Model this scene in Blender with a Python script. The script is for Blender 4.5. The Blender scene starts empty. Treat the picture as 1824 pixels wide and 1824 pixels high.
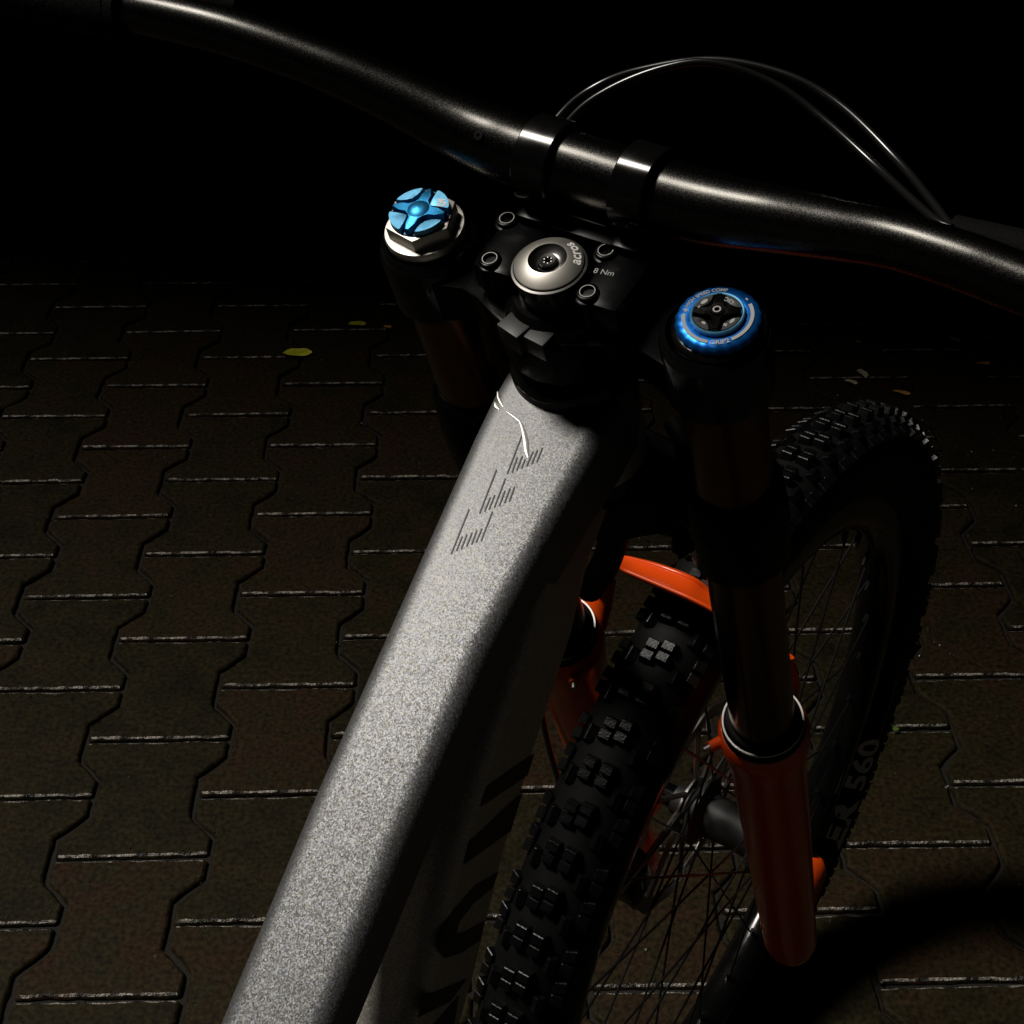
import bpy, bmesh, math, random
from mathutils import Matrix, Vector
random.seed(7)
C = bpy.context.scene.collection
R = math.radians
PI = math.pi

# ------------------------------------------------------------------ camera, sky, sun, exposure
cam_d = bpy.data.cameras.new("camera")
cam_d.sensor_width = 36.0
cam_d.lens = 36.0 * 2644.79 / 1824.0
cam_d.clip_start = 0.02
cam_d.clip_end = 200.0
cam = bpy.data.objects.new("camera", cam_d)
C.objects.link(cam)
cam.location = (0, 0, 1.33607)
cam.rotation_euler = (R(90 - 36.0584), 0, 0)
bpy.context.scene.camera = cam

SUN_EL, SUN_AZ = 59.0, 284.5        # azimuth clockwise from +Y: high on the left
world = bpy.data.worlds.new("World")
bpy.context.scene.world = world
world.use_nodes = True
nt = world.node_tree
bg = nt.nodes["Background"]
sky = nt.nodes.new("ShaderNodeTexSky")
sky.sky_type = 'NISHITA'
sky.sun_disc = False
sky.sun_elevation = R(SUN_EL)
sky.sun_rotation = R(SUN_AZ)
nt.links.new(sky.outputs[0], bg.inputs[0])
bg.inputs[1].default_value = 0.0005

sun_d = bpy.data.lights.new("sun", 'SUN')
sun_d.energy = 2.7
sun_d.angle = R(13)
sun_d.color = (1.0, 0.955, 0.88)
sun = bpy.data.objects.new("sun", sun_d)
C.objects.link(sun)
sd = Vector((math.sin(R(SUN_AZ)) * math.cos(R(SUN_EL)), math.cos(R(SUN_AZ)) * math.cos(R(SUN_EL)), math.sin(R(SUN_EL))))
sun.rotation_euler = sd.to_track_quat('Z', 'Y').to_euler()
sun.location = sd * 8

vs = bpy.context.scene.view_settings
vs.view_transform = 'Standard'
vs.look = 'None'
vs.exposure = 0
vs.gamma = 1
vs.use_curve_mapping = False

# ------------------------------------------------------------------ materials
def mat(name, col, rough=0.5, metal=0.0, coat=0.0, spec=None, noise=None, bump=None, rnd=None):
    m = bpy.data.materials.new(name)
    m.use_nodes = True
    t = m.node_tree
    b = t.nodes["Principled BSDF"]
    b.inputs['Base Color'].default_value = (*col, 1)
    b.inputs['Roughness'].default_value = rough
    b.inputs['Metallic'].default_value = metal
    b.inputs['Coat Weight'].default_value = coat
    b.inputs['Coat Roughness'].default_value = 0.08
    if spec is not None:
        b.inputs['Specular IOR Level'].default_value = spec
    tc = t.nodes.new('ShaderNodeTexCoord')
    if noise:                       # (scale, amount) brightness variation and roughness variation
        n = t.nodes.new('ShaderNodeTexNoise'); n.inputs['Scale'].default_value = noise[0]; n.inputs['Detail'].default_value = 5
        t.links.new(tc.outputs['Object'], n.inputs['Vector'])
        r = t.nodes.new('ShaderNodeMapRange')
        r.inputs[1].default_value = .3; r.inputs[2].default_value = .7
        r.inputs[3].default_value = 1 - noise[1]; r.inputs[4].default_value = 1 + noise[1]
        t.links.new(n.outputs[0], r.inputs[0])
        mx = t.nodes.new('ShaderNodeVectorMath'); mx.operation = 'SCALE'
        mx.inputs[0].default_value = col
        t.links.new(r.outputs[0], mx.inputs[3]); t.links.new(mx.outputs[0], b.inputs['Base Color'])
        r2 = t.nodes.new('ShaderNodeMapRange')
        r2.inputs[1].default_value = .3; r2.inputs[2].default_value = .7
        r2.inputs[3].default_value = max(.03, rough - .07); r2.inputs[4].default_value = min(1, rough + .07)
        t.links.new(n.outputs[0], r2.inputs[0]); t.links.new(r2.outputs[0], b.inputs['Roughness'])
    if bump:                        # (scale, strength, distance)
        n = t.nodes.new('ShaderNodeTexNoise'); n.inputs['Scale'].default_value = bump[0]; n.inputs['Detail'].default_value = 4
        t.links.new(tc.outputs['Object'], n.inputs['Vector'])
        bp = t.nodes.new('ShaderNodeBump'); bp.inputs['Strength'].default_value = bump[1]; bp.inputs['Distance'].default_value = bump[2]
        t.links.new(n.outputs[0], bp.inputs['Height']); t.links.new(bp.outputs[0], b.inputs['Normal'])
    return m

def flake_mat(name, col, rough, cell, tilt, metal=.85):
    """metal-flake paint: every Voronoi cell is a flake with its own slight tilt and brightness"""
    m = mat(name, col, rough, metal)
    t = m.node_tree; b = t.nodes["Principled BSDF"]
    tc = t.nodes['Texture Coordinate']
    v = t.nodes.new('ShaderNodeTexVoronoi'); v.inputs['Scale'].default_value = cell
    nz = t.nodes.new('ShaderNodeTexNoise'); nz.inputs['Scale'].default_value = cell * .9; nz.inputs['Detail'].default_value = 2
    ad = t.nodes.new('ShaderNodeVectorMath'); ad.operation = 'MULTIPLY_ADD'
    t.links.new(tc.outputs['Object'], nz.inputs['Vector'])
    t.links.new(nz.outputs['Color'], ad.inputs[0]); ad.inputs[1].default_value = (1.0 / cell,) * 3
    t.links.new(tc.outputs['Object'], ad.inputs[2]); t.links.new(ad.outputs[0], v.inputs['Vector'])
    geo = t.nodes.new('ShaderNodeNewGeometry')
    s = t.nodes.new('ShaderNodeVectorMath'); s.operation = 'SUBTRACT'; s.inputs[1].default_value = (.5, .5, .5)
    t.links.new(v.outputs['Color'], s.inputs[0])
    ma = t.nodes.new('ShaderNodeVectorMath'); ma.operation = 'MULTIPLY_ADD'; ma.inputs[1].default_value = (tilt,) * 3
    t.links.new(s.outputs[0], ma.inputs[0]); t.links.new(geo.outputs['Normal'], ma.inputs[2])
    no = t.nodes.new('ShaderNodeVectorMath'); no.operation = 'NORMALIZE'
    t.links.new(ma.outputs[0], no.inputs[0]); t.links.new(no.outputs[0], b.inputs['Normal'])
    sep = t.nodes.new('ShaderNodeSeparateColor'); t.links.new(v.outputs['Color'], sep.inputs[0])
    mr = t.nodes.new('ShaderNodeMapRange'); mr.inputs[3].default_value = .62; mr.inputs[4].default_value = 1.3
    t.links.new(sep.outputs[1], mr.inputs[0])
    # faint warm / cool drift between flakes
    mc = t.nodes.new('ShaderNodeMix'); mc.data_type = 'RGBA'
    mc.inputs[6].default_value = (col[0] * 1.08, col[1], col[2] * .86, 1); mc.inputs[7].default_value = (col[0] * .93, col[1] * .98, col[2] * 1.1, 1)
    t.links.new(sep.outputs[2], mc.inputs[0])
    sc = t.nodes.new('ShaderNodeVectorMath'); sc.operation = 'SCALE'
    t.links.new(mc.outputs[2], sc.inputs[0]); t.links.new(mr.outputs[0], sc.inputs[3])
    t.links.new(sc.outputs[0], b.inputs['Base Color'])
    return m

def paver_mat():
    m = mat("wet concrete paver", (.03, .03, .03), .62)
    t = m.node_tree; b = t.nodes["Principled BSDF"]; tc = t.nodes['Texture Coordinate']
    oi = t.nodes.new('ShaderNodeObjectInfo')
    n = t.nodes.new('ShaderNodeTexNoise'); n.inputs['Scale'].default_value = 17; n.inputs['Detail'].default_value = 8; n.inputs['Roughness'].default_value = .65
    geo = t.nodes.new('ShaderNodeNewGeometry'); t.links.new(geo.outputs['Position'], n.inputs['Vector'])
    ad = t.nodes.new('ShaderNodeMath'); ad.operation = 'MULTIPLY_ADD'; ad.inputs[1].default_value = .22
    t.links.new(oi.outputs['Random'], ad.inputs[0]); t.links.new(n.outputs[0], ad.inputs[2])
    cr = t.nodes.new('ShaderNodeValToRGB')
    e = cr.color_ramp.elements
    e[0].position = .38; e[0].color = (.0120, .0098, .0042, 1)
    e[1].position = .80; e[1].color = (.0300, .0158, .0075, 1)
    x = e.new(.60); x.color = (.0215, .0172, .0065, 1)
    t.links.new(ad.outputs[0], cr.inputs[0])
    n2 = t.nodes.new('ShaderNodeTexNoise'); n2.inputs['Scale'].default_value = 160; n2.inputs['Detail'].default_value = 6
    t.links.new(geo.outputs['Position'], n2.inputs['Vector'])
    mr = t.nodes.new('ShaderNodeMapRange'); mr.inputs[1].default_value = .3; mr.inputs[2].default_value = .7; mr.inputs[3].default_value = .30; mr.inputs[4].default_value = 1.35
    t.links.new(n2.outputs[0], mr.inputs[0])
    sc = t.nodes.new('ShaderNodeVectorMath'); sc.operation = 'SCALE'
    t.links.new(cr.outputs[0], sc.inputs[0]); t.links.new(mr.outputs[0], sc.inputs[3]); t.links.new(sc.outputs[0], b.inputs['Base Color'])
    bp = t.nodes.new('ShaderNodeBump'); bp.inputs['Strength'].default_value = .9; bp.inputs['Distance'].default_value = .0012
    t.links.new(n2.outputs[0], bp.inputs['Height']); t.links.new(bp.outputs[0], b.inputs['Normal'])
    r2 = t.nodes.new('ShaderNodeMapRange'); r2.inputs[3].default_value = .45; r2.inputs[4].default_value = .85
    t.links.new(n.outputs[0], r2.inputs[0]); t.links.new(r2.outputs[0], b.inputs['Roughness'])
    b.inputs['Specular IOR Level'].default_value = .08
    return m

M = dict(
    paver=paver_mat(),
    wet=mat("wet worn edge glint", (.17, .152, .13), .36, .45, spec=1.0, noise=(75, .97), bump=(240, 1.0, .006)),  # bright colour imitating glints on the paver edges
    joint=mat("dark joint sand", (.010, .008, .005), .95, bump=(300, .8, .004)),
    wall=mat("dark added wall and slab", (.010, .010, .011), .95, spec=0),
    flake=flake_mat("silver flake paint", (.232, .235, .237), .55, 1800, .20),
    flake_lifted=flake_mat("silver flake paint lifted", (.62, .58, .52), .50, 1900, .2, .5),  # same frame paint, colour lightened to lift the tubes standing in shade
    bar=mat("bead blasted black bar", (.036, .0345, .032), .27, 1.0, bump=(2200, .2, .0002), noise=(1500, .35)),
    black=mat("black anodised", (.0018, .0018, .0020), .24, .0, spec=.07, noise=(40, .2)),
    gloss=mat("polished black", (.030, .029, .0285), .15, .9, noise=(50, .15)),
    satin=mat("satin black", (.018, .018, .017), .5, .3, noise=(40, .2)),
    rubber=mat("black rubber", (.003, .003, .003), .66, spec=.15, noise=(30, .3)),
    knobm=mat("tread rubber", (.0028, .0028, .003), .33, spec=.28, noise=(60, .3), bump=(700, .4, .0006)),
    steel=mat("turned aluminium", (.62, .585, .525), .47, 1.0, noise=(25, .08)),
    steel2=mat("brushed cap edge", (.36, .34, .32), .36, 1.0),
    darkcone=mat("dark turned cone", (.22, .21, .20), .28, 1.0),
    blue=mat("blue anodised", (.028, .24, .50), .40, .85, noise=(40, .1)),
    bluelight=mat("blue anodised face", (.13, .40, .62), .52, .7, noise=(300, .1)),
    bluering=mat("blue anodised ring", (.006, .16, .60), .36, .75, noise=(60, .1)),
    bluedark=mat("dark blue recess", (.006, .03, .09), .35, .7),
    orange=mat("orange fork paint", (.86, .080, .004), .32, 0, coat=.35, noise=(20, .06)),
    gold=mat("gold bronze stanchion coating", (.12, .055, .022), .22, .95),
    white=mat("white print", (.80, .78, .74), .6),
    grey=mat("grey print", (.36, .36, .35), .6),
    ink=mat("black ink", (.012, .012, .013), .5),
    orangeprint=mat("orange print", (.72, .09, .004), .6),
    spoke=mat("black spoke", (.022, .022, .022), .28, .7),
    hose=mat("black hose", (.008, .008, .008), .24, spec=.7),
    reflection_mark=mat("painted reflection streak", (.86, .83, .76), .35, .6),  # white colour standing in for a reflection on the top tube
    leafy=mat("yellow leaf", (.72, .68, .04), .45, noise=(60, .3)),
    leafo=mat("brown leaf", (.75, .36, .08), .45, noise=(60, .3)),
    leafp=mat("pale leaf", (.90, .78, .50), .4, noise=(60, .3)),
    leafg=mat("green leaf", (.10, .20, .03), .45, noise=(60, .3)),
    grit=mat("wet grit", (.045, .040, .032), .35, noise=(40, .5)),
    grip=mat("grip rubber", (.002, .002, .002), .8, spec=.1, bump=(500, .6, .001)),
    red=mat("red anodised", (.35, .01, .01), .3, .7),
)

for nd in M['wet'].node_tree.nodes:          # glints of water beads put into the edge colour: hard breaks between wet and dry stretches
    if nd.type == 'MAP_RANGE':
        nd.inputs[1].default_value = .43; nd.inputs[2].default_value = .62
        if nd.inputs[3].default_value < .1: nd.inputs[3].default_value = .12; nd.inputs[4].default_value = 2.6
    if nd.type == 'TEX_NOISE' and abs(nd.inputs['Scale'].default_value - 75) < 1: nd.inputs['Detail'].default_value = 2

# ------------------------------------------------------------------ object helpers
WM = {}
def obj(name, geo, m, world_m, parent=None, smooth=True, **props):
    if isinstance(geo, bpy.types.Mesh):
        me = geo
    else:
        me = bpy.data.meshes.new(name)
        me.from_pydata([tuple(v) for v in geo[0]], [], geo[1])
        bm = bmesh.new(); bm.from_mesh(me)
        bmesh.ops.recalc_face_normals(bm, faces=bm.faces)
        bm.to_mesh(me); bm.free()
        me.materials.append(m)
        if smooth:
            me.polygons.foreach_set('use_smooth', [True] * len(me.polygons))
            me.set_sharp_from_angle(angle=R(38))
        me.update()
    o = bpy.data.objects.new(name, me)
    C.objects.link(o)
    WM[o.name] = world_m
    if parent is not None:
        o.parent = parent
        o.matrix_local = WM[parent.name].inverted() @ world_m
    else:
        o.matrix_local = world_m
    for k, v in props.items():
        o[k] = v
    return o

def empty(name, world_m, **props):
    o = bpy.data.objects.new(name, None); C.objects.link(o)
    o.empty_display_size = .05
    o.matrix_local = world_m; WM[o.name] = world_m
    for k, v in props.items():
        o[k] = v
    return o

def join(*gs):
    V, F = [], []
    for v, f in gs:
        n = len(V); V += [tuple(p) for p in v]; F += [tuple(i + n for i in q) for q in f]
    return V, F

def xf(g, mtx):
    return [mtx @ Vector(v) for v in g[0]], g[1]

def lathe(prof, n=48, c=(0, 0, 0), wave=None):
    """revolve (r, z) points round local z; wave(angle) scales the radius"""
    V, F = [], []
    k = len(prof)
    for i in range(n):
        a = 2 * PI * i / n
        w = wave(a) if wave else 1
        for r, z in prof:
            V.append((c[0] + r * w * math.cos(a), c[1] + r * w * math.sin(a), c[2] + z))
    for i in range(n):
        j = (i + 1) % n
        for q in range(k - 1):
            F.append((i * k + q, j * k + q, j * k + q + 1, i * k + q + 1))
    if prof[0][0] > 1e-6 and prof[0][0] != prof[-1][0]:
        F.append(tuple(i * k for i in range(n)))
    if prof[-1][0] > 1e-6 and prof[0][0] != prof[-1][0]:
        F.append(tuple(i * k + k - 1 for i in range(n)))
    return V, F

def ring(prof, n=64, c=(0, 0, 0), wave=None):
    """closed profile revolved: washers, tyres, rims"""
    V, F = lathe(prof, n, c, wave)[0], []
    k = len(prof)
    for i in range(n):
        j = (i + 1) % n
        for q in range(k):
            p = (q + 1) % k
            F.append((i * k + q, j * k + q, j * k + p, i * k + p))
    return V, F

def catmull(pts, m=8):
    P = [Vector(p) for p in pts]
    P = [P[0] * 2 - P[1]] + P + [P[-1] * 2 - P[-2]]
    out = []
    for i in range(1, len(P) - 2):
        for s in range(m):
            t = s / m
            a, b, c_, d = P[i - 1], P[i], P[i + 1], P[i + 2]
            out.append(.5 * ((2 * b) + (c_ - a) * t + (2 * a - 5 * b + 4 * c_ - d) * t * t + (3 * b - a - 3 * c_ + d) * t ** 3))
    out.append(P[-2])
    return out

def tube(pts, rad, n=12, cap=True, sy=1.0):
    """sweep a circle (or ellipse, sy) along points; rad may be a list"""
    V, F = [], []
    P = [Vector(p) for p in pts]
    if not isinstance(rad, (list, tuple)): rad = [rad] * len(P)
    up = Vector((0, 0, 1))
    for i, p in enumerate(P):
        t = (P[min(i + 1, len(P) - 1)] - P[max(i - 1, 0)]).normalized()
        if abs(t.dot(up)) > .95: up = Vector((0, 1, 0))
        s = t.cross(up).normalized(); u = s.cross(t)
        for k in range(n):
            a = 2 * PI * k / n
            V.append(p + s * math.cos(a) * rad[i] + u * math.sin(a) * rad[i] * sy)
    for i in range(len(P) - 1):
        for k in range(n):
            l = (k + 1) % n
            F.append((i * n + k, i * n + l, (i + 1) * n + l, (i + 1) * n + k))
    if cap:
        F.append(tuple(range(n))); F.append(tuple((len(P) - 1) * n + k for k in range(n)))
    return V, F

def box(c, s, bev=0.0, rz=0.0):
    bm = bmesh.new(); bmesh.ops.create_cube(bm, size=1)
    for v in bm.verts: v.co = Vector((v.co.x * s[0], v.co.y * s[1], v.co.z * s[2]))
    if bev: bmesh.ops.bevel(bm, geom=bm.edges[:], offset=bev, segments=2, affect='EDGES', profile=.6)
    mt = Matrix.Translation(c) @ Matrix.Rotation(rz, 4, 'Z')
    V = [mt @ v.co for v in bm.verts]; bm.verts.index_update()
    F = [tuple(v.index for v in f.verts) for f in bm.faces]
    bm.free(); return V, F

def prism(poly, z0, z1, bev=0.0, seg=2):
    bm = bmesh.new()
    a = [bm.verts.new((p[0], p[1], z0)) for p in poly]; b = [bm.verts.new((p[0], p[1], z1)) for p in poly]
    n = len(poly)
    bm.faces.new(a[::-1]); top = bm.faces.new(b)
    for i in range(n): bm.faces.new((a[i], a[(i + 1) % n], b[(i + 1) % n], b[i]))
    if bev:
        bmesh.ops.bevel(bm, geom=list(top.edges), offset=bev, segments=seg, affect='EDGES', profile=.5)
    bm.verts.index_update()
    g = [v.co.copy() for v in bm.verts], [tuple(v.index for v in f.verts) for f in bm.faces]
    bm.free(); return g

def text_geo(s, size, fn, bold=0.0, thick=0.00012):
    cu = bpy.data.curves.new('t', 'FONT'); cu.body = s; cu.size = size; cu.align_x = 'CENTER'; cu.align_y = 'CENTER'
    cu.offset = bold; cu.resolution_u = 3
    o = bpy.data.objects.new('t', cu)
    me = bpy.data.meshes.new_from_object(o)
    V = [fn(v.co.x, v.co.y) for v in me.vertices]
    F = [tuple(p.vertices) for p in me.polygons]
    bpy.data.objects.remove(o); bpy.data.curves.remove(cu); bpy.data.meshes.remove(me)
    return V, F

def arc_fn(c, r, ang, z, ccw=True, zf=None):
    def f(x, y):
        if ccw: a = R(ang) + x / r; q = r - y
        else: a = R(ang) - x / r; q = r + y
        return (c[0] + q * math.cos(a), c[1] + q * math.sin(a), (zf(q) if zf else z))
    return f

def arc_band(c, r0, r1, a0, a1, z, n=20):
    V, F = [], []
    for i in range(n + 1):
        a = R(a0 + (a1 - a0) * i / n)
        V += [(c[0] + r0 * math.cos(a), c[1] + r0 * math.sin(a), z), (c[0] + r1 * math.cos(a), c[1] + r1 * math.sin(a), z)]
    for i in range(n): F.append((2 * i, 2 * i + 1, 2 * i + 3, 2 * i + 2))
    return V, F

# ------------------------------------------------------------------ frames of reference
# fork frame: x across the crown, y forward, z up the steering axis, origin on top of the upper crown
FK = Matrix(((0.82736, 0.52764, -0.19256, 0.01861), (-0.56133, 0.76467, -0.31653, 0.59125), (-0.01977, 0.36997, 0.92883, 1.02762), (0, 0, 0, 1)))
# bicycle frame: x right, y forward, z up, origin on the ground below the head tube
BK = Matrix(((0.89167, 0.45185, -0.0276, 0.04698), (-0.45164, 0.89209, 0.01398, 0.57688), (0.03094, 0.0, 0.99952, 0.0), (0, 0, 0, 1)))
I4 = Matrix.Identity(4)

# ------------------------------------------------------------------ the setting
obj("ground", ([(-30, -30, -.0065), (30, -30, -.0065), (30, 30, -.0065), (-30, 30, -.0065)], [(0, 1, 2, 3)]), M['joint'], I4, smooth=False,
    label="dark sandy ground under the paving", category="ground", kind="structure")
pavement = empty("pavement", I4, label="dark wet interlocking concrete paving around and behind the bicycle", category="pavement", kind="structure")

HL, HW, WW, PC, PL = .0957, .0915, .0615, .153, .19137
def paver_poly():
    q = [(HW, .0), ]
    pts = [(WW, 0), (WW, .031), (HW - .004, .0605), (HW, .066), (HW, HL - .004), (HW - .005, HL)]
    full = pts + [(-x, y) for x, y in reversed(pts)]
    full = full + [(-x, -y) for x, y in pts[1:]] + [(x, -y) for x, y in reversed(pts[1:])]
    out = []
    for p in full:
        if not out or (abs(p[0] - out[-1][0]) + abs(p[1] - out[-1][1])) > 1e-6: out.append(p)
    return out
def inset(poly, d):
    n = len(poly); out = []
    for i in range(n):
        p0, p1, p2 = Vector(poly[i - 1]), Vector(poly[i]), Vector(poly[(i + 1) % n])
        a = (p1 - p0).normalized(); b = (p2 - p1).normalized()
        na, nb = Vector((-a.y, a.x)), Vector((-b.y, b.x))
        m_ = na + nb
        if m_.length < 1e-6: m_ = na.copy()
        m_.normalize()
        out.append(tuple(p1 + m_ * d / max(.4, m_.dot(na))))
    return out
def paver_mesh(seed):
    rr = random.Random(seed)
    base = []
    q = inset(paver_poly(), .0022)
    for i, p in enumerate(q):              # worn, slightly wavy outline
        p2 = q[(i + 1) % len(q)]; L = math.hypot(p2[0] - p[0], p2[1] - p[1]); m_ = max(1, round(L / .011))
        for k in range(m_):
            t = k / m_; j = .0008 if m_ > 1 else .0005
            base.append((p[0] + (p2[0] - p[0]) * t + rr.uniform(-j, j), p[1] + (p2[1] - p[1]) * t + rr.uniform(-j, j)))
    lo = [(x, y, -.0125) for x, y in base]
    mid = [(x + rr.uniform(-.0006, .0006), y + rr.uniform(-.0006, .0006), -.0052 + rr.uniform(-.0006, .0006)) for x, y in base]
    m2 = [(x + rr.uniform(-.0006, .0006), y + rr.uniform(-.0006, .0006), -.0016) for x, y in inset(base, .0016)]
    top = [(x + rr.uniform(-.001, .001), y + rr.uniform(-.001, .001), 0) for x, y in inset(base, .0042)]
    n = len(base); V = lo + mid + m2 + top; F = []
    for k in range(3):
        for i in range(n):
            j = (i + 1) % n
            F.append((k * n + i, k * n + j, (k + 1) * n + j, (k + 1) * n + i))
    F.append(tuple(3 * n + i for i in range(n)))
    me = bpy.data.meshes.new("paver")
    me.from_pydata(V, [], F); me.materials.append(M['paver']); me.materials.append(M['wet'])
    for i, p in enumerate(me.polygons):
        if 2 * n <= i < 3 * n: p.material_index = 1 if abs(p.normal.y) > abs(p.normal.x) * 3 else 0  # only edges facing along y get the painted glint colour
        p.use_smooth = n <= i < 3 * n
    me.update(); return me
pmesh = [paver_mesh(s) for s in range(5)]
GR = Matrix.Rotation(R(1.2), 4, 'Z')
rest = []
for i in range(-14, 15):
    for j in range(-4, 16):
        lx = -.4434 + PC * i; ly = 1.2600 + PL * (j + (.5 if i % 2 else 0))
        p = GR @ Vector((lx + .025, ly, 0))
        if p.y > 3.05 or p.y < .45: continue
        lim = .36 * (p.y * .81 + .79) + .12
        z = random.uniform(-.0008, .0006)
        mt = Matrix.Translation((p.x + random.uniform(-.0008, .0008), p.y + random.uniform(-.0008, .0008), z)) @ Matrix.Rotation(R(1.2 + random.uniform(-.5, .5)), 4, 'Z') \
            @ Matrix.Rotation(R(random.uniform(-.3, .3)), 4, 'X') @ Matrix.Rotation(R(random.uniform(-.25, .25)), 4, 'Y') @ Matrix.Rotation(PI * random.randint(0, 1), 4, 'Z')
        me = random.choice(pmesh)
        if abs(p.x) < lim and .80 < p.y < 2.95:
            obj("paver", me, None, mt, pavement)
        else:
            rest.append((me, mt))
V, F = [], []
for me, mt in rest:
    n = len(V); V += [tuple(mt @ v.co) for v in me.vertices]; F += [tuple(i + n for i in p.vertices) for p in me.polygons]
obj("outer_paving", (V, F), M['paver'], I4, pavement, kind="stuff")

# grit lying on the paving and in its joints
gr = random.Random(3); gl = []
for k in range(900):
    x = gr.uniform(-.95, 1.0); y = gr.uniform(.85, 2.7); q = gr.choice((.0008, .0011, .0016, .0024)) * gr.uniform(.7, 1.3)
    V = [(x + q * gr.uniform(.7, 1.2), y, 0), (x, y + q * gr.uniform(.7, 1.2), 0), (x - q * gr.uniform(.7, 1.2), y, 0), (x, y - q * gr.uniform(.7, 1.2), 0), (x + q * gr.uniform(-.3, .3), y, q * gr.uniform(.5, .9))]
    gl.append((V, [(0, 1, 4), (1, 2, 4), (2, 3, 4), (3, 0, 4), (3, 2, 1, 0)]))
obj("grit", join(*gl), M['grit'], Matrix.Translation((0, 0, .0004)), None, smooth=False, label="fine wet grit scattered over the paving", category="grit", kind="stuff")

# added dark wall closes the view; an added unseen slab overhead shades the far ground
added_shade = empty("added_shade", Matrix.Translation((0, 3.3, 0)), label="added unlit black boarded wall filling the top of the view, with an unseen slab above that shades the paving", category="added_shade")
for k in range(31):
    obj("added_wall_board", box((-3 + .2 * k, 3.32, 3.4), (.199, .03, 6.8)), M['wall'], I4, added_shade, smooth=False)
slab_outline = [(-9.0, 4.00), (-4.7, 2.78), (-3.6, 2.60), (-1.0, 1.70), (3.0, .9), (3.0, 5.5), (-9.0, 5.5)]  # outline shaped so its shadow darkens the far and right paving
obj("shade_slab", prism(slab_outline, 6.95, 7.05), M['wall'], I4, added_shade, smooth=False)

# fallen leaves
def leaf(x, y, L, W, rz, mk, label, tilt=0):
    V, F = [], []
    n = 7
    for i in range(n + 1):
        t = i / n; w = W * math.sin(PI * t) ** .75 * (1 + .15 * math.sin(9 * t)); xx = (t - .5) * L
        zc = .002 + .10 * L * (t - .5) ** 2 * 2
        V += [(xx, -w / 2, zc + .08 * w + .002 * math.sin(5 * t)), (xx, 0, zc), (xx, w / 2, zc + .10 * w)]
    for i in range(n):
        F += [(3 * i, 3 * i + 3, 3 * i + 4, 3 * i + 1), (3 * i + 1, 3 * i + 4, 3 * i + 5, 3 * i + 2)]
    m0 = Matrix.Translation((x, y, .001)) @ Matrix.Rotation(R(rz), 4, 'Z') @ Matrix.Rotation(R(tilt), 4, 'Y')
    o = obj("fallen_leaf", (V, F), M[mk], m0, None, label=label, category="leaf", group="fallen leaves on the paving")
    return o
leaf(-.3836, 2.3127, .052, .030, 5, 'leafy', "bright yellow oval leaf lying flat left of the fork, largest of the left leaves")
leaf(-.2862, 2.4199, .036, .020, 30, 'leafy', "small ragged yellow green leaf beyond the larger yellow leaf, left of the fork", 10)
leaf(-.2295, 2.4093, .016, .011, 10, 'leafo', "tiny orange brown leaf scrap close to the left fork leg")
leaf(.6283, 2.3531, .020, .016, 70, 'leafo', "small ochre leaf alone just below the right half of the handlebar", 15)
leaf(.6123, 2.2424, .024, .020, -20, 'leafp', "pale curled leaf above the tyre, upper one of the pale pair", 20)
leaf(.5874, 2.214, .024, .014, 0, 'leafp', "pale leaf above the tyre, lower left one of the pale pair", 10)
leaf(.6676, 2.1787, .030, .012, -15, 'leafo', "narrow orange brown leaf right of the pale pair above the tyre")
leaf(.8031, 2.3614, .024, .018, 15, 'leafp', "pale round leaf near the right edge, below the handlebar", 15)
leaf(.8658, 2.3675, .030, .018, 40, 'leafo', "orange leaf at the far right beside the pale round leaf", 10)
leaf(.8325, 2.2772, .026, .010, 10, 'leafo', "dull reddish leaf at far right below the other two")
leaf(.4875, 1.3621, .014, .009, 60, 'leafg', "tiny green leaf scrap on the paving right of the tyre lettering", 10)

# ------------------------------------------------------------------ the bicycle
bike = empty("mountain_bike", Matrix.Translation((0.047, 0.577, 0)),
             label="downhill mountain bike with silver flake frame, orange fork and black wide handlebar", category="bicycle")
def part(name, g, m, fr=FK, parent=bike, **k):
    return obj(name, g, M[m], fr, parent, **k)

# --- frame tubes (bicycle frame): rounded-rectangle lofts in the x = 0 plane
def rrect(w, h, r, n=6):
    pts = []
    for cx, cy, a0 in ((w / 2 - r, h / 2 - r, 0), (-w / 2 + r, h / 2 - r, 90), (-w / 2 + r, -h / 2 + r, 180), (w / 2 - r, -h / 2 + r, 270)):
        for k in range(n + 1):
            a = R(a0 + 90 * k / n); pts.append((cx + r * math.cos(a), cy + r * math.sin(a)))
    return pts
def loft(stations, cap=True):
    """stations: (y, z_top, w, h, r, dir_angle) with the section perpendicular to the tube direction"""
    V, F = [], []; k = None
    for y, zt, w, h, r, an in stations:
        s = rrect(w, h, r); k = len(s); ux, uz = -math.sin(R(an)), math.cos(R(an))   # section 'up' in (y, z)
        for px, py in s:
            d = py - h / 2
            V.append((px, y + ux * d, zt + uz * d))
    for i in range(len(stations) - 1):
        for q in range(k):
            p = (q + 1) % k
            F.append((i * k + q, i * k + p, (i + 1) * k + p, (i + 1) * k + q))
    if cap: F.append(tuple(range(k))); F.append(tuple((len(stations) - 1) * k + q for q in range(k)))
    return V, F
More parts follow.
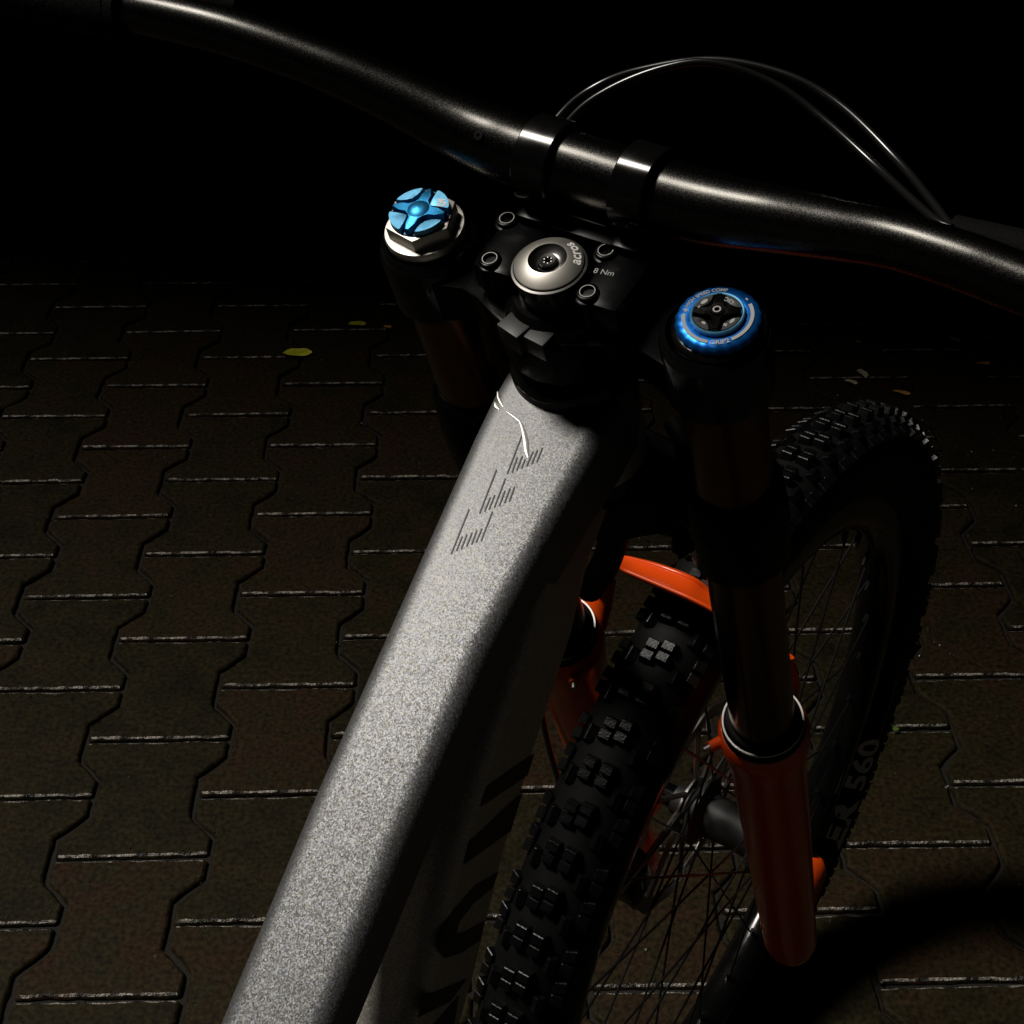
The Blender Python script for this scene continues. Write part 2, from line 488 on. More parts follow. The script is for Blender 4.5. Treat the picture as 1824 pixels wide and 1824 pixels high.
TT = [(.047, .9880, .030, .040, .014, 22), (.032, .9850, .050, .046, .012, 22), (.012, .9785, .0620, .050, .0095, 22), (-.006, .9712, .0625, .048, .0095, 23), (-.030, .9612, .0600, .045, .0095, 24), (-.07, .9435, .0545, .042, .0095, 27), (-.119, .9205, .050, .038, .011, 29),
      (-.187, .8810, .0485, .0355, .0105, 31), (-.26, .8330, .0475, .034, .0105, 33), (-.40, .735, .046, .034, .0105, 35), (-.58, .60, .044, .034, .0105, 36)]
tt = part("top_tube", loft(TT), 'flake', BK)
def tt_top(y):
    for a, b in zip(TT, TT[1:]):
        if b[0] <= y <= a[0]:
            t = (a[0] - y) / (a[0] - b[0]); return a[1] + (b[1] - a[1]) * t
    return TT[0][1]
DEC = [[-0.0057, -0.0237, -0.0035, -0.0437], [-0.0027, -0.0348, -0.0017, -0.0425], [-0.0008, -0.0335, 0.0, -0.041], [0.0012, -0.0347, 0.0017, -0.0394], [0.0031, -0.0302, 0.0035, -0.0378], [0.0047, -0.029, 0.0053, -0.0363], [0.0065, -0.0273, 0.0071, -0.0347], [-0.0093, -0.0429, -0.0069, -0.0648], [-0.0058, -0.0561, -0.0051, -0.0633], [-0.0043, -0.0546, -0.0036, -0.0619], [-0.0033, -0.0458, -0.0017, -0.0603], [-0.0007, -0.0514, 0.0001, -0.0588], [0.001, -0.0498, 0.0018, -0.0572], [0.0027, -0.0485, 0.0036, -0.0559], [-0.0125, -0.0641, -0.0105, -0.0855], [-0.0095, -0.0767, -0.0089, -0.0835], [-0.0079, -0.0752, -0.0072, -0.0821], [-0.006, -0.0738, -0.0054, -0.0806], [-0.0044, -0.0723, -0.0036, -0.0791], [-0.0025, -0.071, -0.0021, -0.0776], [-0.0016, -0.0623, -0.0002, -0.0765]]
V, F = [], []
for x0, y0, x1, y1 in DEC:
    n = len(V); w = .00030; K = 4
    for k in range(K + 1):
        t = k / K; x = x0 + (x1 - x0) * t; y = y0 + (y1 - y0) * t; z = tt_top(y) + .00035
        V += [(x - w, y, z), (x + w, y, z)]
    F += [(n + 2 * k, n + 2 * k + 1, n + 2 * k + 3, n + 2 * k + 2) for k in range(K)]
part("logo_stripes", (V, F), 'ink', BK, tt)
V, F = [], []
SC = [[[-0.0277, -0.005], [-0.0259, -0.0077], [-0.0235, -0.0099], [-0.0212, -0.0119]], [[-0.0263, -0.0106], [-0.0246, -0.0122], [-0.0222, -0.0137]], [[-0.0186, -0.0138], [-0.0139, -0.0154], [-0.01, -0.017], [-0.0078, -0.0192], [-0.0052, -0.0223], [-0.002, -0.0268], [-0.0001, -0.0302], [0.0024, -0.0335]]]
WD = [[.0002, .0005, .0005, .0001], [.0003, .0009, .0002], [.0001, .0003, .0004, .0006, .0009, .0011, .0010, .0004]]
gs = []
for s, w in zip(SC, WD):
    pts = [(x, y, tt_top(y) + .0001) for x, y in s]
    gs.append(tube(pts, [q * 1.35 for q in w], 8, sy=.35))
part("painted_reflection", join(*gs), 'reflection_mark', BK, tt)  # raised white streaks imitate a reflection beside the headset cup

DTD = 48.5
DT = [(y, z, .060, .064, .011, DTD) for y, z in ((-.0905, .9120), (-.1316, .8750), (-.1652, .8385), (-.1995, .7880), (-.30, .674), (-.55, .392))]
DT = [(-.030, .9440, .044, .064, .011, DTD), (-.060, .9330, .050, .064, .011, DTD)] + DT
dt = part("down_tube", loft(DT), 'flake_lifted', BK)
LET = [[[-0.0891, 0.8355], [-0.1352, 0.8561], [-0.1421, 0.8496], [-0.0968, 0.8278]], [[-0.1021, 0.8221], [-0.1533, 0.8387], [-0.1593, 0.8303], [-0.1155, 0.8086]], [[-0.1288, 0.7941], [-0.1508, 0.8077], [-0.1699, 0.8122], [-0.1819, 0.8093], [-0.1862, 0.8034], [-0.1809, 0.7919], [-0.1672, 0.7795], [-0.1494, 0.7683], [-0.1447, 0.7768], [-0.1632, 0.7893], [-0.1698, 0.7963], [-0.1659, 0.8002], [-0.1531, 0.7983], [-0.1356, 0.7901]], [[-0.1632, 0.7569], [-0.2008, 0.7883], [-0.2063, 0.7811], [-0.1792, 0.7592]], [[-0.1713, 0.7542], [-0.1933, 0.7609], [-0.2025, 0.7568], [-0.1773, 0.7409]]]
V, F = [], []
for L in LET:
    n = len(V); V += [(.0303, y, z) for y, z in L]; F.append(tuple(range(n, n + len(L))))
part("frame_lettering", (V, F), 'ink', BK, dt, smooth=False)

ht = part("head_tube", lathe([(.0275, -.118), (.0282, -.105), (.0275, -.075)], 48), 'flake_lifted')
part("headset_cup", lathe([(.0288, -.080), (.0292, -.062), (.0292, -.0450), (.0270, -.0420), (.0215, -.0400), (.0205, -.033)], 56), 'gloss', FK, ht)
part("headset_cup", lathe([(.024, -.130), (.0285, -.128), (.0285, -.121), (.0275, -.118)], 48), 'gloss', FK, ht)
part("bottom_bracket", xf(lathe([(.028, -.05), (.030, -.045), (.030, .045), (.028, .05)], 32), Matrix.Translation((0, -.57, .35)) @ Matrix.Rotation(PI / 2, 4, 'Y')), 'flake_lifted', BK)
part("seat_tube", tube([(0, -.57, .36), (0, -.60, .50), (0, -.64, .66)], .02, 20), 'flake_lifted', BK)
part("fork_bumper", tube(catmull([(.010, .0, -.150), (-.001, .0, -.200), (-.0135, .0, -.238), (-.0300, .0, -.275)], 5), [.010] + [.0085] * 15, 14), 'rubber')

# --- fork (fork frame)
SX, SY = .0757, .0076
def crown(z0, z1, rb, neck, bev=.003):
    """triple-clamp outline: two round bosses joined by waisted arms and a steerer boss"""
    P = []
    for k in range(15):                 # right boss
        a = R(-125 + 250 * k / 14); P.append((SX + rb * math.cos(a), SY + rb * math.sin(a)))
    P += [(.046, SY + neck), (.030, .030), (.0, .032), (-.030, .030), (-.046, SY + neck)]
    for k in range(15):
        a = R(55 + 250 * k / 14); P.append((-SX + rb * math.cos(a), SY + rb * math.sin(a)))
    P += [(-.047, SY - neck), (-.036, -.008), (-.024, -.017), (-.012, -.0245), (0, -.0265), (.012, -.0245), (.024, -.017), (.036, -.008), (.047, SY - neck)]
    return prism(P, z0, z1, bev, 3)
uc = part("upper_crown", crown(-.034, -.009, .0245, .0135), 'black')
for s in (-1, 1):
    part("crown_boss", lathe([(.0205, -.038), (.0245, -.036), (.0245, -.0050), (.0228, -.0018), (.0205, 0)], 56, (s * SX, SY, 0)), 'gloss', FK, uc)
part("steerer_clamp", join(lathe([(.0235, -.032), (.0248, -.028), (.0248, -.010), (.0225, -.004), (.0185, 0)], 40)), 'gloss', FK, uc)
part("clamp_block", box((-.0075, -.0225, -.0085), (.0135, .0100, .012), .0008, R(-14)), 'satin', FK, uc)
part("clamp_block", box((.0055, -.0228, -.0088), (.0115, .0090, .011), .0010, R(-8)), 'satin', FK, uc)
lc = part("lower_crown", crown(-.162, -.130, .0262, .0135), 'black')
for s in (-1, 1):
    part("crown_boss", lathe([(.0205, -.172), (.0258, -.169), (.0264, -.140), (.0246, -.114), (.0222, -.109), (.0203, -.107)], 56, (s * SX, SY, 0)), 'black', FK, lc)

ZS = -.373
for s in (-1, 1):
    st = part("stanchion", lathe([(.020, -.56), (.020, 0.0)], 48, (s * SX, SY, 0)), 'gold')
    ll = part("lower_leg", lathe([(.0215, ZS - .002), (.0262, ZS - .003), (.0288, ZS - .008), (.0288, ZS - .018), (.0265, ZS - .034), (.0248, ZS - .06), (.0242, ZS - .16), (.0235, ZS - .26), (.0228, -.70), (.0220, -.775), (.0195, -.788), (.0120, -.792)], 56, (s * SX, SY, 0)), 'orange')
    part("wiper_seal", lathe([(.0202, ZS + .010), (.0225, ZS + .009), (.0245, ZS + .004), (.0258, ZS), (.0262, ZS - .004)], 56, (s * SX, SY, 0)), 'rubber', FK, ll)
    part("seal_spring", ring([(.0248 + .0011 * math.cos(a * PI / 3), ZS + .0052 + .0011 * math.sin(a * PI / 3)) for a in range(6)], 56, (s * SX, SY, 0)), 'steel2', FK, ll)
    # dropout carrying the axle, set forward of the leg
    dp = join(tube([(s * SX, .004, -.660), (s * SX, .018, -.700), (s * SX, .052, -.722), (s * SX, .064, -.730)], [.020, .019, .013, .005], 20),)
    part("dropout", dp, 'orange', FK, ll)
    part("bleed_valve", join(tube([(s * .0575, -.006, ZS - .012), (s * .0505, -.0180, ZS - .010)], [.0042, .0036], 14)), 'orange', FK, ll)
    part("valve_button", tube([(s * .0508, -.0175, ZS - .010), (s * .0485, -.0215, ZS - .0093)], [.0020, .0017], 12), 'steel', FK, ll)
    part("foot_nut", lathe([(.009, -.800), (.010, -.799), (.0105, -.790)], 6, (s * SX, SY, 0)), 'black', FK, ll)
# brake mount on the left leg
for z in (-.66, -.73):
    part("brake_mount", box((-.064, -.015, z), (.014, .026, .022), .003), 'orange')
part("brake_caliper", join(box((-.050, -.030, -.69), (.030, .030, .066), .006), box((-.044, -.04, -.69), (.02, .02, .04), .004)), 'black')

# fork arch: a band with a hollow back, between the two lower legs
crest = catmull([(-.0900, .034, -.450), (-.0905, .056, -.412), (-.0760, .062, -.372), (-.0580, .062, -.3460), (-.0420, .062, -.3385), (-.0219, .062, -.3336), (-.0012, .062, -.333), (.0109, .062, -.3405), (.0300, .061, -.350), (.0560, .058, -.362), (.0760, .052, -.385), (.0775, .034, -.440)], 5)
rear = catmull([(-.0860, .012, -.462), (-.0780, .036, -.415), (-.0620, .042, -.355), (-.0475, .042, -.3177), (-.0360, .042, -.3177), (-.0180, .042, -.3176), (-.0006, .042, -.3176), (.0130, .042, -.3180), (.0300, .042, -.3225), (.0520, .041, -.340), (.0720, .036, -.375), (.0750, .012, -.445)], 5)
V, F = [], []
n = len(crest)
for c_, r_ in zip(crest, rear):
    d = (c_ - r_)
    m1 = r_ + d * .10; m2 = r_ + d * .5 + Vector((0, 0, -.0050)); m3 = r_ + d * .88; 
    V += [r_ + Vector((0, -.001, -.004)), r_, m1 + Vector((0, 0, -.0016)), m2, m3 + Vector((0, 0, -.0014)), c_, c_ + Vector((0, .004, -.004)), c_ + Vector((0, .002, -.012)), r_ + Vector((0, .002, -.011))]
k = 9
for i in range(n - 1):
    for q in range(k):
        p = (q + 1) % k
        F.append((i * k + q, i * k + p, (i + 1) * k + p, (i + 1) * k + q))
F += [tuple(range(k)), tuple((n - 1) * k + q for q in range(k))]
arch = part("fork_arch", (V, F), 'orange')
part("arch_rib", join(tube([p + Vector((0, -.0006, -.0002)) for p in rear], .0014, 10), tube([p + Vector((0, 0, -.0003)) for p in crest], .0012, 10)), 'orange', FK, arch)

for s in (-1, 1):
    part("arch_web", tube(catmull([(s * .0620, .018, -.392), (s * .0655, .038, -.380), (s * .0660, .054, -.366)], 5), [.008, .009, .0095, .010, .010, .010, .010, .0095, .009, .0085, .008], 16), 'orange')

# left fork cap: washer, hexagon, blue dial with four-armed star
CL = (-SX + .0, SY, 0)
FKL = FK @ Matrix.Translation((0, 0, .0024))
cap1 = part("fork_cap", lathe([(.0170, -.002), (.0190, -.0005), (.0196, .0035), (.0190, .0048), (.0150, .0052)], 64, CL), 'steel')
hexp = [(CL[0] + .0172 * math.cos(R(171 + 60 * k)), CL[1] + .0172 * math.sin(R(171 + 60 * k))) for k in range(6)]
hx = prism(hexp, .0050, .0122, .0006)
part("hexagon_nut", hx, 'steel', FK, cap1)
def star_poly(c, A0, rt, wt, rv, wm):
    P = []
    for k in range(4):
        a = R(A0 + 90 * k); u = Vector((math.cos(a), math.sin(a))); v = Vector((-u.y, u.x))
        for r, w in ((rt * .45, -wm), (rt * .66, -(wt + .0002)), (rt, -wt), (rt, wt), (rt * .66, wt + .0002), (rt * .45, wm)):
            P.append((c[0] + u.x * r + v.x * w, c[1] + u.y * r + v.y * w))
        a2 = a + PI / 4; P.append((c[0] + rv * math.cos(a2), c[1] + rv * math.sin(a2)))
    return P
def pad_poly(c, r, a0, a1, rin, bulge=0.0):
    P = [(c[0] + r * math.cos(R(a0 + (a1 - a0) * k / 10)), c[1] + r * math.sin(R(a0 + (a1 - a0) * k / 10))) for k in range(11)]
    am = (a0 + a1) / 2
    for k in range(1, 8):
        t = k / 8; a = a1 + (a0 - a1) * t; q = r + (rin - r) * (math.sin(PI * t) ** (.75 if not bulge else .5))
        P.append((c[0] + q * math.cos(R(a)), c[1] + q * math.sin(R(a))))
    return P
dial = part("damping_dial", lathe([(.0144, .0092), (.0144, .0100), (.0138, .0104), (.0, .0104)], 64, CL), 'bluedark', FKL, cap1)
star = prism(star_poly(CL, 10, .0136, .0013, .0044, .0030), .0104, .0136, .0007, 2)
part("dial_star", join(star, lathe([(.0056, .0134), (.0044, .0141), (.0026, .0147), (.0, .0149)], 40, CL)), 'blue', FKL, cap1)
for k, ri in enumerate((.0056, .0088, .0060, .0086)):
    a0 = 10 + 90 * k
    part("dial_pad", prism(pad_poly(CL, .0142, a0 + 14, a0 + 76, ri), .0104, .0130, .0004, 2), 'bluelight', FKL, cap1)
part("dial_number", text_geo("40", .0056, arc_fn(CL, .0108, 46, .01312, False), .00016), 'white', FKL, cap1)

# right fork cap: scalloped blue ring, grey arcs, black star dial
CR = (SX + .0005, SY + .001, 0)
FKR = FK @ Matrix.Translation((.0018, 0, 0)) @ Matrix.Translation(CR) @ Matrix.Scale(.935, 4) @ Matrix.Translation((-CR[0], -CR[1], 0))
cap2 = part("fork_cap", lathe([(.0205, -.003), (.0216, -.001), (.0218, .001), (.0205, .0025), (.0185, .0030)], 64, CR), 'gloss', FKR)
ringg = lathe([(.0178, .0020), (.0192, .0028), (.0196, .0048), (.0190, .0062), (.0178, .0072), (.0140, .0078), (.0126, .0076), (.0123, .0064)], 144, CR, lambda a: 1 + .012 * math.cos(22 * a) )
part("compression_ring", ringg, 'bluering', FKR, cap2)
part("ring_rim", ring([(.0111, .0070), (.0124, .0070), (.0124, .0098), (.0119, .0103), (.0113, .0100)], 72, CR), 'bluelight', FKR, cap2)
part("dial_base", lathe([(.0112, .0060), (.0112, .0088), (.0, .0088)], 48, CR), 'black', FKR, cap2)
star = prism(star_poly(CR, 22, .0108, .0013, .0032, .0024), .0088, .0114, .0005, 2)
part("dial_star", join(star, ring([(.0016, .0112), (.0034, .0112), (.0030, .0122), (.0018, .0122)], 40, CR)), 'gloss', FKR, cap2)
part("centre_ring", ring([(.0012, .0121), (.0019, .0121), (.0019, .0125), (.0012, .0125)], 32, CR), 'steel2', FKR, cap2)
for k in range(4):
    a0 = 22 + 90 * k
    part("dial_pad", prism(pad_poly(CR, .0110, a0 + 13, a0 + 77, .0068), .0088, .0104, .0003, 2), 'satin', FKR, cap2)
zr = .00795
part("grey_band", join(arc_band(CR, .0146, .0163, 198, 281, .00792), arc_band(CR, .0146, .0163, -39, 50, .00792)), 'grey', FKR, cap2)
part("ring_lettering", join(text_geo("GRIP2", .0034, arc_fn(CR, .0156, -59, .00790, True), .0001),
     text_geo("HIGH SPEED COMP", .0026, arc_fn(CR, .0156, 142, .00790, False), .00005),
     text_geo("+", .0044, arc_fn(CR, .0154, -171, .00790, True), .0002), text_geo("-", .0044, arc_fn(CR, .0154, 62, .00790, True), .0002)), 'grey', FKR, cap2)
pz = .01052
def blob(c, r, a, L, W):
    ax = R(a); u = Vector((math.cos(ax), math.sin(ax))); v = Vector((-u.y, u.x)); P = []
    for k in range(10):
        t = 2 * PI * k / 10; p = u * (r + W * math.cos(t)) + v * (L * math.sin(t)); P.append((c[0] + p.x, c[1] + p.y, pz))
    return P, [tuple(range(10))]
part("dial_marks", join(text_geo("LSC", .0030, arc_fn(CR, .0084, 78, pz, True), .00008), blob(CR, .0090, 158, .0020, .0010), blob(CR, .0088, -14, .0018, .0008),
     blob(CR, .0084, -108, .0012, .0007), text_geo("+", .0034, arc_fn(CR, .0088, -38, pz, True), .0002), text_geo("-", .0034, arc_fn(CR, .0088, 182, pz, True), .0002)), 'grey', FKR, cap2)

# steerer top cap
FKT = FK @ Matrix.Translation((.0002, .0006, .0022)) @ Matrix.Scale(.93, 4)
tc_ = part("top_cap", lathe([(.0175, -.002), (.0178, .008), (.0181, .0125), (.0181, .0135), (.0172, .0139), (.0164, .0142)], 64), 'gloss', FKT)
part("cap_edge", ring([(.0172, .0136), (.0182, .0132), (.0183, .0139), (.0173, .0143)], 72), 'steel2', FKT, tc_)
part("cap_cone", ring([(.0160, .0140), (.0167, .0146), (.0168, .0152), (.0164, .0156), (.0102, .0186), (.0094, .0188), (.0092, .0176), (.0100, .0150)], 96), 'steel', FKT, tc_)
part("cap_recess", ring([(.0095, .0183), (.0064, .0156), (.0050, .0154), (.0046, .0130), (.0100, .0130)], 72), 'darkcone', FKT, tc_)
bolt = join(ring([(.0022, .0168), (.0044, .0168), (.0042, .0176), (.0038, .0179), (.0023, .0176)], 36), lathe([(.0026, .0150), (.0, .0150)], 12))
part("cap_bolt", bolt, 'satin', FKT, tc_)
tx = [box((.0019 * math.cos(R(60 * k)), .0019 * math.sin(R(60 * k)), .0170), (.0007, .0007, .0012), .0002) for k in range(6)]
part("bolt_splines", join(*tx), 'steel', FKT, tc_)
zf = lambda q: .0188 - (q - .0096) * (.0031 / .0068) + .00012
part("cap_lettering", text_geo("acros", .0068, arc_fn((0, 0), .0135, 45, 0, True, zf), .00015), 'white', FKT, tc_)

# stem (direct mount) with four bolts and two bar clamps
BAR = [(-.395, .006, .081), (-.34, .0135, .079), (-.2731, .022, .0747), (-.242, .0258, .0741), (-.1906, .0319, .0697), (-.1436, .0376, .0596), (-.1047, .0422, .0475), (-.0734, .044, .0377), (-.050, .044, .0335), (-.0299, .044, .0318), (-.0032, .044, .0313), (.0235, .044, .0305), (.0384, .044, .0302), (.0617, .044, .0310), (.0881, .044, .0349), (.1198, .0404, .0432), (.1446, .0374, .0495), (.1728, .0341, .0522), (.1954, .0314, .0525), (.26, .0235, .0545), (.33, .015, .058), (.39, .0075, .061)]
BR = []
for p in BAR:
    a = abs(p[0]); BR.append(.0159 if a < .050 else .0159 - (.0159 - .0111) * min(1, (a - .050) / .085))
BAR = [(x, y, z - .0013 + (.0006 if x > .06 else 0)) for x, y, z in BAR]
bp = catmull(BAR, 6); br = []
for i in range(len(BAR) - 1):
    for s in range(6): br.append(BR[i] + (BR[i + 1] - BR[i]) * s / 6)
br.append(BR[-1])
bar = part("handlebar", tube(bp, br, 40), 'bar')
part("handlebar_hole", xf(lathe([(.0012, 0), (.0022, .0001), (.0022, .0006), (.0009, .0007), (.0009, -.001), (0, -.001)], 20), Matrix.Translation((-.0515, .0340, .0450)) @ Matrix.Rotation(R(38.5), 4, 'X')), 'rubber', FK, bar)

stem = part("stem", join(box((-.026, .020, .001), (.024, .058, .020), .005), box((.027, .018, .001), (.024, .054, .020), .005), box((0, .030, .006), (.050, .016, .016), .004)), 'black')
for cx, x0, x1 in ((-.0240, -.0318, -.0140), (.0255, .0178, .0346)):
    prof = [(.0160, x0), (.0193, x0 + .0001), (.0199, x0 + .0008), (.0199, x1 - .0008), (.0193, x1 - .0001), (.0160, x1)]
    g = xf(lathe(prof, 64), Matrix.Translation((0, .044, .0297)) @ Matrix.Rotation(PI / 2, 4, 'Y'))
    part("bar_clamp", g, 'gloss', FK, stem)
part("clamp_base", join(box((-.0235, .036, .006), (.0165, .030, .020), .003), box((.0262, .036, .006), (.0165, .030, .020), .003)), 'black', FK, stem)
part("stem_lip", tube([(-.0170, .0285, .0182), (.0135, .0285, .0178)], .0007, 8), 'gloss', FK, stem)
for bx_, by_ in ((-.0355, .0205), (-.0292, -.0038), (.0172, .0200), (.0222, -.0042)):
    zt = .0125
    part("stem_bolt", join(ring([(.0033, zt - .002), (.0050, zt - .002), (.0050, zt - .0003), (.0046, zt), (.0034, zt)], 40, (bx_, by_, 0)),
         lathe([(.0036, zt - .003), (0, zt - .003)], 6, (bx_, by_, 0))), 'black', FK, stem)
    part("bolt_rim", ring([(.0032, zt - .0001), (.00352, zt - .0001), (.00352, zt + .0002), (.0032, zt + .0002)], 48, (bx_, by_, 0)), 'steel2', FK, stem)
    part("bolt_boss", lathe([(.0066, -.009), (.0066, zt - .004), (.0060, zt - .0024), (.0050, zt - .0020)], 36, (bx_, by_, 0)), 'black', FK, stem)
def flat(cx, cy, z, rot):
    return lambda x, y: (cx + x * math.cos(R(rot)) - y * math.sin(R(rot)), cy + x * math.sin(R(rot)) + y * math.cos(R(rot)), z)
part("torque_marking", text_geo("8 Nm", .0042, flat(.0225, .0092, .01115, 10), 0), 'grey', FK, stem)

# grips, levers, hoses
part("grip", tube([Vector((-.395, .006, .0797)), Vector((-.34, .0135, .0777)), Vector((-.2731, .022, .0734)), Vector((-.2510, .0250, .0730))], .0155, 28), 'grip')
part("grip", tube([Vector((.39, .0075, .061)), Vector((.33, .015, .058)), Vector((.285, .0205, .0558))], .0158, 28), 'grip')
for s, pts in ((-1, [(-.250, .0250, .0730), (-.2445, .0256, .0729)]), (1, [(.232, .026, .0535), (.248, .0245, .0538)])):
    lv = part("brake_lever", join(tube([Vector(pts[0]), Vector(pts[1])], .0152, 28),
        tube([(s * .155 if s > 0 else -.215, .066, .030 if s > 0 else .052), (s * .20 if s > 0 else -.25, .064, .033 if s > 0 else .055), (s * .26 if s > 0 else -.29, .052, .038 if s > 0 else .06)], [.0075, .0092, .0090], 18)), 'grip')
    part("lever_blade", tube(catmull([(s * .235, .075, .036 if s > 0 else .058), (s * .27, .082, .030 if s > 0 else .052), (s * .33, .078, .030 if s > 0 else .050), (s * .37, .078, .034 if s > 0 else .052)], 5), .0045, 10), 'red' if s < 0 else 'black', FK, lv)
C1 = [(-.052, .055, .004), (-.0454, .085, .0163), (-.0336, .1, .0242), (-.0175, .115, .0266), (.013, .13, .0288), (.0473, .135, .0257), (.077, .13, .0199), (.1126, .11, .0162), (.1385, .085, .024), (.1526, .07, .0296), (.160, .067, .031)]
C2 = [(-.040, .050, .012), (-.031, .075, .0271), (-.0184, .09, .0349), (.0018, .105, .0406), (.0222, .115, .0413), (.0496, .12, .0329), (.0762, .115, .024), (.1068, .1, .0204), (.1308, .08, .0284), (.1484, .065, .0356), (.156, .062, .037)]
part("brake_hose", tube(catmull(C1, 10), .0019, 12), 'hose')
part("shift_cable", tube(catmull(C2, 10), .0018, 12), 'hose')
part("brake_hose", tube(catmull([(-.045, .050, -.012), (-.050, .050, -.06), (-.058, .050, -.16), (-.085, .030, -.30), (-.096, -.012, -.45), (-.090, -.03, -.62), (-.06, -.035, -.66)], 8), .0025, 10), 'hose')
part("hose_guide", tube(catmull([(.030, .030, -.115), (.044, .018, -.120), (.052, -.002, -.135), (.053, -.012, -.160)], 6), .0055, 12), 'rubber')

# --- front wheel (fork frame), axle along x
OFF, AX, TR = .05638, -.72201, .3778
WH = FK @ Matrix.Translation((0, OFF, AX)) @ Matrix.Rotation(PI / 2, 4, 'Y') @ Matrix.Rotation(PI / 2, 4, 'Z')
# wheel frame: z = fork +x (right side); angle 0 -> fork +y (forward), 90 -> fork +z (up)
TS = [(.3000, -.0130), (.3045, -.0172), (.3230, -.0268), (.3370, -.0300), (.3480, -.0305), (.3590, -.0268), (.3665, -.0190), (.3708, -.0095), (.3722, 0)]
TS = TS + [(r, -z) for r, z in reversed(TS[:-1])]
tyre = part("tyre", ring(TS + [(.3035, .010), (.3035, -.010)], 180), 'rubber', WH)
RS = [(r - .0115, z) for r, z in ((.3165, -.0165), (.3165, -.0135), (.305, -.011), (.302, 0), (.305, .011), (.3165, .0135), (.3165, .0165), (.300, .0172), (.290, .0155), (.2835, .009), (.2820, 0), (.2835, -.009), (.290, -.0155), (.300, -.0172))]
rim = part("rim", ring(RS, 144), 'gloss', WH)
part("rim_dash", (lambda b: b)(xf(arc_band((0, 0), .2790, .2870, 304, 311, .0178, 8), I4)), 'grey', WH, rim)

def knob_mesh(name, L, W, H, sipe, taper=.82):
    # L along the tyre, W across, H high; a groove along the middle for sipe
    V, F = [], []
    def blk(x0, x1):
        n = len(V)
        for z, k in ((-.0015, 1.0), (H, taper)):
            for x, y in ((x0, -W / 2), (x1, -W / 2), (x1, W / 2), (x0, W / 2)):
                V.append((x * k, y * k, z))
        F.extend([tuple(n + i for i in q) for q in ((3, 2, 1, 0), (4, 5, 6, 7), (0, 1, 5, 4), (1, 2, 6, 5), (2, 3, 7, 6), (3, 0, 4, 7))])
    if sipe: blk(-L / 2, -L * .06); blk(L * .06, L / 2)
    else: blk(-L / 2, L / 2)
    me = bpy.data.meshes.new(name)
    me.from_pydata(V, [], F); me.materials.append(M['knobm'])
    bm = bmesh.new(); bm.from_mesh(me); bmesh.ops.recalc_face_normals(bm, faces=bm.faces)
    bmesh.ops.bevel(bm, geom=bm.edges[:], offset=.0005, segments=1, affect='EDGES'); bm.to_mesh(me); bm.free()
    return me
KM = {'c': knob_mesh("tread_knob", .0175, .0102, .0052, True), 't': knob_mesh("tread_knob", .013, .0075, .0045, False), 's': knob_mesh("tread_knob", .0195, .0100, .0060, True, .80)}
NROW = 82
allk = []
for i in range(NROW):
    a = 360 * i / NROW
    odd = i % 2
    if odd: allk += [(a, -.0062, .3722, 0, 'c'), (a, .0062, .3722, 0, 'c')]
    else: allk += [(a + .2, -.0050, .3722, 0, 'c'), (a - .2, .0050, .3722, 0, 'c')]
    allk += [(a + (.0 if odd else .9), -.0262, .3600, -58, 's'), (a + (.9 if odd else 0), .0262, .3600, 58, 's')]
    allk += [(a + 1.2, -.0172, .3678, -32, 't'), (a + 1.6, .0172, .3678, 32, 't')]
def kmat(k):
    a, x, r, tl, ty = k
    return Matrix.Rotation(R(a), 4, 'Z') @ Matrix.Translation((r, 0, x)) @ Matrix.Rotation(R(tl), 4, 'Y') @ Matrix(((0, 0, 1, 0), (1, 0, 0, 0), (0, 1, 0, 0), (0, 0, 0, 1)))
def rank(k):
    # nearness to the stretch that shows largest: top rear of the wheel, round to the front
    return abs(((k[0] - 80 + 180) % 360) - 180)
allk.sort(key=rank)
for k in allk[:290]:
    obj("tread_knob", KM[k[4]], None, WH @ kmat(k), tyre)
V, F = [], []
for k in allk[290:]:
    me = KM[k[4]]; mt = kmat(k); n = len(V)
    V += [tuple(mt @ v.co) for v in me.vertices]; F += [tuple(i + n for i in p.vertices) for p in me.polygons]
obj("lower_tread", (V, F), M['knobm'], WH, tyre, kind="stuff")
def side_fn(phi, rc):
    # lettering on the right sidewall: reads up the front of the wheel, tops towards the hub
    def f(x, y):
        a = R(phi) + x / rc; r = rc - y
        pr = [(.3000, .0130), (.3045, .0172), (.3230, .0268), (.3370, .0300), (.3480, .0305), (.3590, .0268)]
        z = pr[-1][1]
        for (r0, z0), (r1, z1) in zip(pr, pr[1:]):
            if r <= r1: z = z0 + (z1 - z0) * (r - r0) / (r1 - r0); break
        return (r * math.cos(a), r * math.sin(a), z + .0006)
    return f
part("tyre_number", text_geo("560", .040, side_fn(309.8, .319), .0010), 'white', WH, tyre)
part("tyre_lettering", text_geo("ER", .046, side_fn(297.6, .319), .0024), 'white', WH, tyre)
V, F = [], []
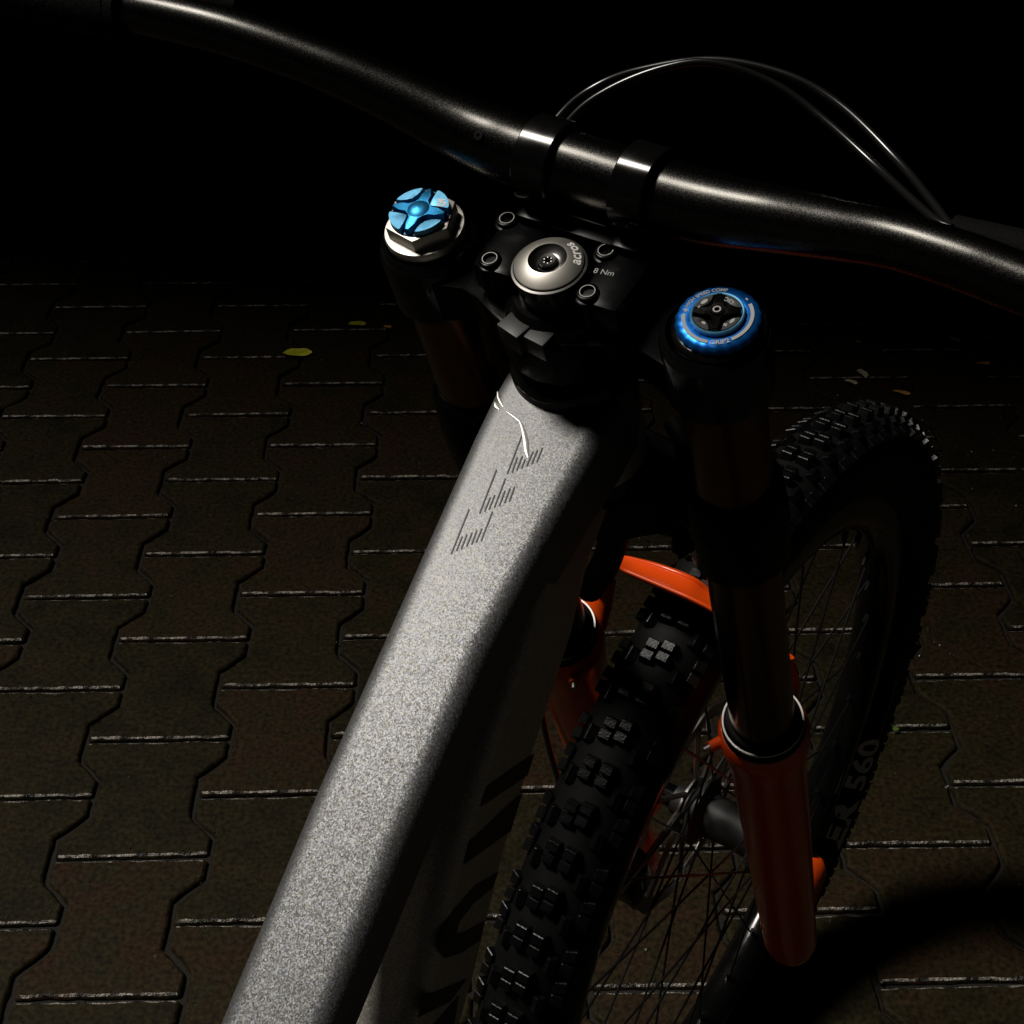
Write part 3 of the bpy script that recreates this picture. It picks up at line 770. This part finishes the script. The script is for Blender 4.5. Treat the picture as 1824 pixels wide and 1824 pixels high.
for i in range(60):
    a = 311 + 18 * i / 60; r0, r1 = .3245, .3275
    f = side_fn(a, .326); n = len(V); V += [f(0, -.0015), f(.0009, -.0015), f(.0009, .0015), f(0, .0015)]; F.append((n, n + 1, n + 2, n + 3))
part("sidewall_ridges", (V, F), 'grey', WH, tyre, smooth=False)

hub = part("hub", lathe([(.0095, -.056), (.013, -.055), (.0145, -.040), (.030, -.031), (.031, -.027), (.0200, -.022), (.0185, 0), (.0200, .022), (.029, .027), (.0295, .031), (.0150, .036), (.0140, .046), (.0165, .050), (.0160, .055), (.0095, .056)], 48), 'satin', WH)
part("hub_end", join(lathe([(.0165, .0375), (.0190, .0385), (.0190, .0425), (.0165, .0435)], 40), lathe([(.0165, .0465), (.0182, .0475), (.0182, .0515), (.0165, .0525)], 40)), 'steel2', WH, hub)
part("axle", lathe([(.0098, -.080), (.0100, .074)], 28), 'black', WH, hub)
rot_w = lambda a: 1 + .018 * math.cos(12 * a)
rotor = ring([(.088, -.0430), (.101, -.0430), (.101, -.0412), (.088, -.0412)], 144, (0, 0, 0), rot_w)
arms = [tube([(.022 * math.cos(R(a)), .022 * math.sin(R(a)), -.042), (.091 * math.cos(R(a + 24)), .091 * math.sin(R(a + 24)), -.042)], .0026, 6) for a in range(0, 360, 45)]
part("brake_disc", join(rotor, *arms, ring([(.018, -.0430), (.026, -.0430), (.026, -.0410), (.018, -.0410)], 40)), 'steel2', WH, hub)
nip = None
for i in range(32):
    mt = WH @ Matrix.Rotation(2 * PI * i / 32, 4, 'Z')
    if nip is None: nip = obj("spoke_nipple", tube([(.2710, 0, 0), (.2595, 0, .001)], .0021, 8), M['spoke'], mt, rim)
    else: obj("spoke_nipple", nip.data, None, mt, rim)
for i in range(32):
    side = 1 if i % 2 else -1; dr = 1 if (i // 2) % 2 else -1
    ar = 2 * PI * i / 32; ah = ar + dr * R(62)
    rh = .0285
    g = tube([(rh * math.cos(ah), rh * math.sin(ah), side * .029 + dr * .0015), (.2710 * math.cos(ar), .2710 * math.sin(ar), side * .002)], .00105, 8)
    part("spoke", g, 'spoke', WH, hub)
